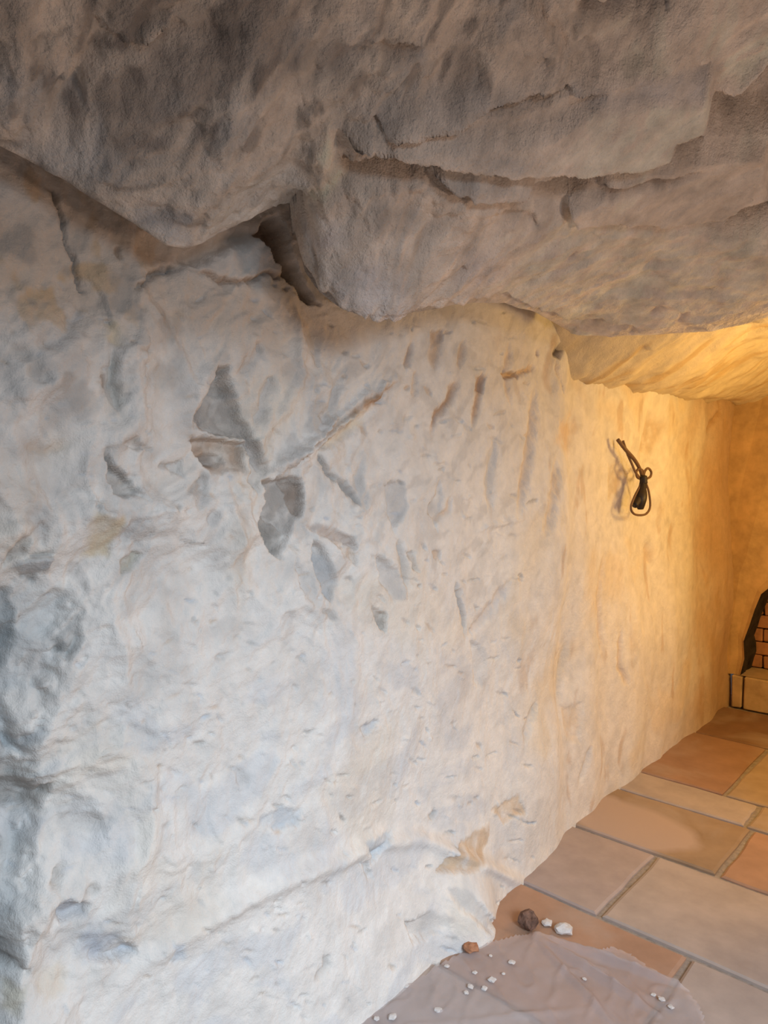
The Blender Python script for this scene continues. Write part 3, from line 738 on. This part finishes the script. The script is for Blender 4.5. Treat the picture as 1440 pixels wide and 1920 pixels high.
# ================================================================== FLOOR: flagstones in mortar
M_MORTAR = flat_mat('mortar', (.32, .28, .245), .95, .4, 50, .2)
floor = mesh_obj('floor', [(-.35, -1.2, -.012), (3.4, -1.2, -.012), (3.4, 5.4, -.012), (-.35, 5.4, -.012)], [(0, 1, 2, 3)], M_MORTAR)
tag(floor, 'worn terracotta and stone flag paving of the floor', 'floor', kind='structure')
stone_mats = {}
def smat(c, patch=None):
    key = (tuple(c), str(patch))
    if key not in stone_mats:
        m = flat_mat('flagstone', c, .72, .18, 7, .14, .35)
        nt = m.node_tree; N = nt.nodes; L = nt.links; pb = N['Principled BSDF']
        geo = [q for q in N if q.bl_idname == 'ShaderNodeNewGeometry'][0]
        n2 = N.new('ShaderNodeTexNoise'); n2.inputs['Scale'].default_value = 2.6; n2.inputs['Detail'].default_value = 5; n2.inputs['Distortion'].default_value = .6
        L.new(geo.outputs['Position'], n2.inputs['Vector'])
        f = N.new('ShaderNodeMapRange'); f.inputs[1].default_value = .5; f.inputs[2].default_value = .72; f.inputs[4].default_value = .55
        L.new(n2.outputs[0], f.inputs[0])
        mx = N.new('ShaderNodeMix'); mx.data_type = 'RGBA'
        src = pb.inputs['Base Color'].links[0].from_socket
        L.new(f.outputs[0], mx.inputs[0]); L.new(src, mx.inputs[6]); mx.inputs[7].default_value = (.46, .38, .33, 1)
        out = mx.outputs[2]
        if patch:
            cx, cy, rx, ry, pc = patch
            mp = N.new('ShaderNodeVectorMath'); mp.operation = 'SUBTRACT'; mp.inputs[1].default_value = (cx, cy, 0)
            L.new(geo.outputs['Position'], mp.inputs[0])
            dv = N.new('ShaderNodeVectorMath'); dv.operation = 'MULTIPLY'; dv.inputs[1].default_value = (1 / rx, 1 / ry, 0); L.new(mp.outputs[0], dv.inputs[0])
            ln = N.new('ShaderNodeVectorMath'); ln.operation = 'LENGTH'; L.new(dv.outputs[0], ln.inputs[0])
            sb = N.new('ShaderNodeMath'); sb.operation = 'MULTIPLY_ADD'; sb.inputs[1].default_value = .8; L.new(n2.outputs[0], sb.inputs[0]); L.new(ln.outputs['Value'], sb.inputs[2])
            f2 = N.new('ShaderNodeMapRange'); f2.inputs[1].default_value = 1.25; f2.inputs[2].default_value = 1.45; f2.inputs[3].default_value = 1; f2.inputs[4].default_value = 0
            L.new(sb.outputs[0], f2.inputs[0])
            m2 = N.new('ShaderNodeMix'); m2.data_type = 'RGBA'; L.new(f2.outputs[0], m2.inputs[0]); L.new(out, m2.inputs[6]); m2.inputs[7].default_value = (*pc, 1)
            out = m2.outputs[2]
        L.new(out, pb.inputs['Base Color'])
        stone_mats[key] = m
    return stone_mats[key]
GB = (.43, .36, .32); GP = (.40, .325, .30); TC = (.40, .245, .165); TB = (.34, .205, .14); DB = (.24, .14, .09); TN = (.40, .30, .21)
rowsF = [(-1.2, -.55), (-.55, .05), (.05, .6), (.6, 1.15), (1.15, 1.69), (1.69, 2.257), (2.257, 2.80), (2.80, 3.295), (3.295, 3.567), (3.567, 4.375), (4.375, 5.03)]
cuts = {5: ([.0, .64, 1.2, 1.85, 2.5, 3.3], [TC, GB, TN, GP, TC]),
        6: ([-.2, .325, 1.15, 1.75, 2.4, 3.3], [GP, GB, GP, TN, GB]),
        7: ([-.2, .555, 1.05, 1.7, 2.4, 3.3], ['tan', TC, GB, GP, TC]),
        8: ([-.2, .52, 1.2, 1.8, 2.5, 3.3], [GB, TN, GP, TC, GB]),
        9: ([-.2, .355, .95, 1.6, 2.4, 3.3], [TB, TN, TB, GP, TB]),
        10: ([-.2, .50, 1.1, 1.7, 2.5, 3.3], [DB, TB, DB, TB, DB])}
rf = random.Random(12)
def flag(x0, x1, y0, y1, mat, seed):
    r = random.Random(seed); g = .011
    # wavy outline, bevelled top
    pts = []
    def side(ax, ay, bx, by, m=5):
        for i in range(m):
            t = i / m
            pts.append((ax + (bx - ax) * t + r.uniform(-.004, .004), ay + (by - ay) * t + r.uniform(-.004, .004)))
    X0, X1, Y0, Y1 = x0 + g, x1 - g, y0 + g, y1 - g
    side(X0, Y0, X1, Y0); side(X1, Y0, X1, Y1); side(X1, Y1, X0, Y1); side(X0, Y1, X0, Y0)
    cx, cy = (x0 + x1) / 2, (y0 + y1) / 2; m = len(pts)
    zt = r.uniform(-.001, .003)
    V = [(a, b, -.012) for a, b in pts] + [(a, b, zt - .006) for a, b in pts]
    V += [(a + (cx - a) * .02 + math.copysign(.004, cx - a), b + math.copysign(.006, cy - b), zt) for a, b in pts]
    Fc = [(i, (i + 1) % m, m + (i + 1) % m, m + i) for i in range(m)] + [(m + i, m + (i + 1) % m, 2 * m + (i + 1) % m, 2 * m + i) for i in range(m)]
    Fc.append(tuple(range(2 * m, 3 * m)))
    return mesh_obj('flagstone', V, Fc, mat, floor)
sd_ = 0
for k, (y0, y1) in enumerate(rowsF):
    if k in cuts: xc, cc = cuts[k]
    else:
        xc = [-.2]; cc = []
        while xc[-1] < 3.2: xc.append(min(3.3, xc[-1] + rf.uniform(.45, .85))); cc.append(rf.choice([GB, GP, TC, TN, TB]))
    for i in range(len(xc) - 1):
        sd_ += 1; flag(xc[i], xc[i + 1], y0, y1, smat((.33, .235, .155), (.12, 2.98, .30, .22, (.47, .36, .30))) if cc[i] == 'tan' else smat(cc[i]), sd_)
# worn lime patch on the tan flag
def blotch(name, pts, z, mat, parent):
    V = [(*on_z(a, b, z)[:2], z) for a, b in pts]
    return mesh_obj(name, V, [tuple(range(len(V)))][::1], mat, parent)

# ================================================================== THINGS
def tube_mesh(name, pts, rad, mat, parent=None, seg=8, res=6):
    P = [Vector(p) for p in pts]
    out = []
    for i in range(len(P) - 1):
        p0 = P[max(i - 1, 0)]; p1 = P[i]; p2 = P[i + 1]; p3 = P[min(i + 2, len(P) - 1)]
        for k in range(res):
            t = k / res
            out.append(.5 * ((2 * p1) + (-p0 + p2) * t + (2 * p0 - 5 * p1 + 4 * p2 - p3) * t * t + (-p0 + 3 * p1 - 3 * p2 + p3) * t**3))
    out.append(P[-1])
    V, Fc = [], []
    nn = len(out)
    nrm = Vector((1, 0, 0))
    for i, p in enumerate(out):
        tg = (out[min(i + 1, nn - 1)] - out[max(i - 1, 0)]).normalized()
        a = (nrm - tg * nrm.dot(tg))
        a = a.normalized() if a.length > 1e-4 else tg.orthogonal().normalized()
        nrm = a; b = tg.cross(a)
        r = rad(i / (nn - 1)) if callable(rad) else rad
        for k in range(seg):
            an = 2 * math.pi * k / seg
            V.append(p + a * r * math.cos(an) + b * r * math.sin(an))
    for i in range(nn - 1):
        for k in range(seg):
            Fc.append((i * seg + k, i * seg + (k + 1) % seg, (i + 1) * seg + (k + 1) % seg, (i + 1) * seg + k))
    Fc.append(tuple(range(seg))[::-1]); Fc.append(tuple(range((nn - 1) * seg, nn * seg)))
    return mesh_obj(name, V, Fc, mat, parent, True)

M_CABLE = flat_mat('black_rubber', (.025, .018, .014), .5, .05, 60, .2, .4)
M_CABLE2 = flat_mat('brown_flex', (.16, .09, .05), .55, .05, 60, .2, .4)
cab = bpy.data.objects.new('hanging_cable', None); col.objects.link(cab)
cab.location = on_x(1203, 965, .02)
tag(cab, 'black electric cable knotted and hanging in a loop on the yellow-lit wall', 'cable')
base = Vector(cab.location)
def cp(pts, x=.03): return [Vector(on_x(a, b, x if len(c) == 0 else c[0])) - base for a, b, *c in pts]
tube_mesh('cable_drop', cp([(1158, 824, .0), (1172, 842, .02), (1188, 860, .03), (1198, 876), (1204, 892), (1206, 905)]), .009, M_CABLE2, cab)
tube_mesh('cable_drop', cp([(1168, 826, .0), (1176, 850, .015), (1184, 868, .02), (1192, 886), (1203, 900)]), .006, M_CABLE2, cab)
tube_mesh('knot_loop', cp([(1206, 898), (1196, 896), (1193, 886), (1198, 879), (1206, 884), (1208, 896)]), .006, M_CABLE2, cab)
tube_mesh('knot_loop', cp([(1206, 898), (1209, 884), (1215, 878), (1221, 885), (1219, 894), (1209, 899)]), .006, M_CABLE2, cab)
tube_mesh('hanging_loop', cp([(1207, 900), (1198, 915), (1188, 935), (1183, 952), (1188, 963), (1200, 966), (1212, 963), (1219, 950), (1217, 925), (1212, 908), (1208, 898)], .035), .0055, M_CABLE2, cab)
tube_mesh('wire_tail', cp([(1205, 892), (1206, 905), (1203, 920), (1196, 938), (1190, 948)], .04), lambda t: .014 + .006 * math.sin(t * 3.1), M_CABLE, cab)
tube_mesh('wire_tail', cp([(1206, 902), (1204, 920), (1201, 938), (1201, 955)], .045), lambda t: .010 + .020 * math.sin(t * 2.7)**2, M_CABLE, cab)
tube_mesh('connector', cp([(1206, 893), (1207, 906)], .045), .019, M_CABLE, cab)

# clear plastic dust sheet on the floor by the wall foot
M_SHEET = bpy.data.materials.new('clear_plastic'); M_SHEET.use_nodes = True
nt = M_SHEET.node_tree; p = nt.nodes['Principled BSDF']
p.inputs['Base Color'].default_value = (.60, .54, .55, 1); p.inputs['Roughness'].default_value = .28; p.inputs['Specular IOR Level'].default_value = .6
n_ = nt.nodes.new('ShaderNodeTexNoise'); n_.inputs['Scale'].default_value = 6; n_.inputs['Detail'].default_value = 5
g_ = nt.nodes.new('ShaderNodeNewGeometry'); nt.links.new(g_.outputs['Position'], n_.inputs['Vector'])
mr = nt.nodes.new('ShaderNodeMapRange'); mr.inputs[3].default_value = .30; mr.inputs[4].default_value = .55
nt.links.new(n_.outputs[0], mr.inputs[0]); nt.links.new(mr.outputs[0], p.inputs['Alpha'])
sheet_px = [(655, 1925), (740, 1862), (830, 1806), (905, 1772), (965, 1756), (1000, 1752), (1060, 1768), (1100, 1782), (1165, 1783), (1220, 1815), (1262, 1843), (1288, 1858), (1310, 1890), (1340, 1960), (1400, 2120), (1250, 2350), (800, 2350), (560, 2010)]
SP = [tuple(on_z(a, b, .006)[:2]) for a, b in sheet_px]
SPa = np.array(SP)
gx = np.arange(SPa[:, 0].min() - .02, SPa[:, 0].max() + .02, .008); gy = np.arange(SPa[:, 1].min() - .02, SPa[:, 1].max() + .02, .008)
SX, SY = np.meshgrid(gx, gy)
ssd = poly_sd(SP, SX + .004 * perlin(SX * 25, SY * 25, 5), SY)
SZ = .007 + .004 * fbm(SX * 7, SY * 7, 301, 3) + .006 * np.clip(.16 - np.abs(perlin(SX * 9 + SY * 3, SY * 9, 303)), 0, 1) / .16 + .002 * fbm(SX * 30, SY * 14, 302, 2)
for a, b, h, w_ in (((1010, 1755), (1290, 1856), .026, .010), ((1005, 1757), (1230, 1900), .026, .011), ((1000, 1758), (1150, 1920), .016, .010), ((1050, 1765), (1165, 1785), .007, .007), ((780, 1925), (1120, 1890), .006, .012), ((760, 1850), (720, 1925), .005, .012), ((830, 1820), (800, 1900), .005, .010)):
    d_, _, par = line_d([tuple(on_z(*a, .006)[:2]), tuple(on_z(*b, .006)[:2])], SX + .01 * perlin(SX * 6, SY * 6, 9), SY)
    SZ += h * np.exp(-(d_ / w_)**2) * np.sin(np.pi * np.clip(par, .05, .95))**.5
SZ = np.clip(SZ, .0045, 1)
sheet = grid_mesh('plastic_sheet', np.stack([SX, SY, SZ], -1), np.ones(SX.shape + (3,)) * .7, M_SHEET, mask=mid(ssd) < 0)
tag(sheet, 'crumpled clear plastic dust sheet lying along the wall foot', 'dust sheet')

# rubble on the sheet
M_PLAS = flat_mat('plaster_crumb', (.64, .62, .61), .9, .3, 80, .08)
M_TERR = flat_mat('terracotta_crumb', (.42, .20, .11), .9, .3, 60, .2)
M_BRN = flat_mat('brown_stone', (.17, .10, .075), .85, .8, 60, .6)
def crumb(name, px, py, wpx, hpx, seed, mat, label, cat, group=None, flat_=.45, zoff=.008, sc_=1.0):
    p = on_z(px, py, 0.0)
    dist = float(np.dot(p - CAM, fwd))
    s = wpx / F * dist * .5 * sc_
    bm = bmesh.new(); bmesh.ops.create_icosphere(bm, subdivisions=2, radius=1)
    r = random.Random(seed)
    for v in bm.verts:
        k = 1 + .22 * math.sin(v.co.x * 5 + seed) * math.sin(v.co.y * 4 + seed * 2) + r.uniform(-.09, .09)
        v.co = Vector((v.co.x * s * k, v.co.y * s * k * r.uniform(.75, .95), max(v.co.z, -.55) * s * flat_ * k))
    me = bpy.data.meshes.new(name); bm.to_mesh(me); bm.free(); me.materials.append(mat)
    o = bpy.data.objects.new(name, me); col.objects.link(o)
    zmin = min(v.co.z for v in me.vertices)
    o.location = (p[0], p[1], zoff - zmin); o.rotation_euler = (0, 0, r.uniform(0, 6))
    tag(o, label, cat, group)
crumb('stone_lump', 990, 1738, 42, 30, 3, M_BRN, 'dark brown round stone lump on the floor beside the wall corner', 'stone', flat_=.8, zoff=.004)
crumb('plaster_chunk', 1057, 1748, 34, 14, 5, M_PLAS, 'largest white plaster chunk, on the terracotta flag beside the brown lump', 'plaster', flat_=.5, zoff=.004)
crumb('plaster_chip', 1026, 1734, 22, 8, 6, M_PLAS, 'thin white plaster chip between brown lump and largest chunk', 'plaster', flat_=.35, zoff=.004)
crumb('terracotta_fragment', 884, 1790, 30, 12, 7, M_TERR, 'small terracotta fragment against the foot of the white wall', 'rubble', flat_=.5, zoff=.016)
crumb('grey_pebble', 668, 1906, 16, 14, 8, M_HEARTH, 'small grey-brown pebble at the wall foot near the bottom edge', 'stone', flat_=.7)
GRP = 'plaster crumbs scattered on the plastic sheet'
for i, (a, b, w_) in enumerate([(960, 1811, 18), (922, 1844, 22), (882, 1857, 18), (908, 1860, 18), (874, 1868, 14), (838, 1818, 14), (760, 1854, 18), (822, 1902, 22), (736, 1914, 24), (890, 1830, 14), (944, 1832, 10), (920, 1798, 10), (706, 1917, 16), (1096, 1842, 12)]):
    crumb('plaster_crumb', a, b, w_, 8, 20 + i, M_PLAS, 'tiny white plaster crumb lying on the clear plastic sheet near the wall', 'plaster', GRP, .28, .010, .75)
for i, (a, b, w_) in enumerate([(1240, 1880, 18), (1258, 1895, 16), (1225, 1872, 14)]):
    crumb('plaster_crumb', a, b, w_, 8, 50 + i, M_PLAS, 'tiny plaster crumb of the trio by the right edge of the plastic sheet', 'plaster', 'trio of crumbs by the sheet edge', .28, .010, .75)
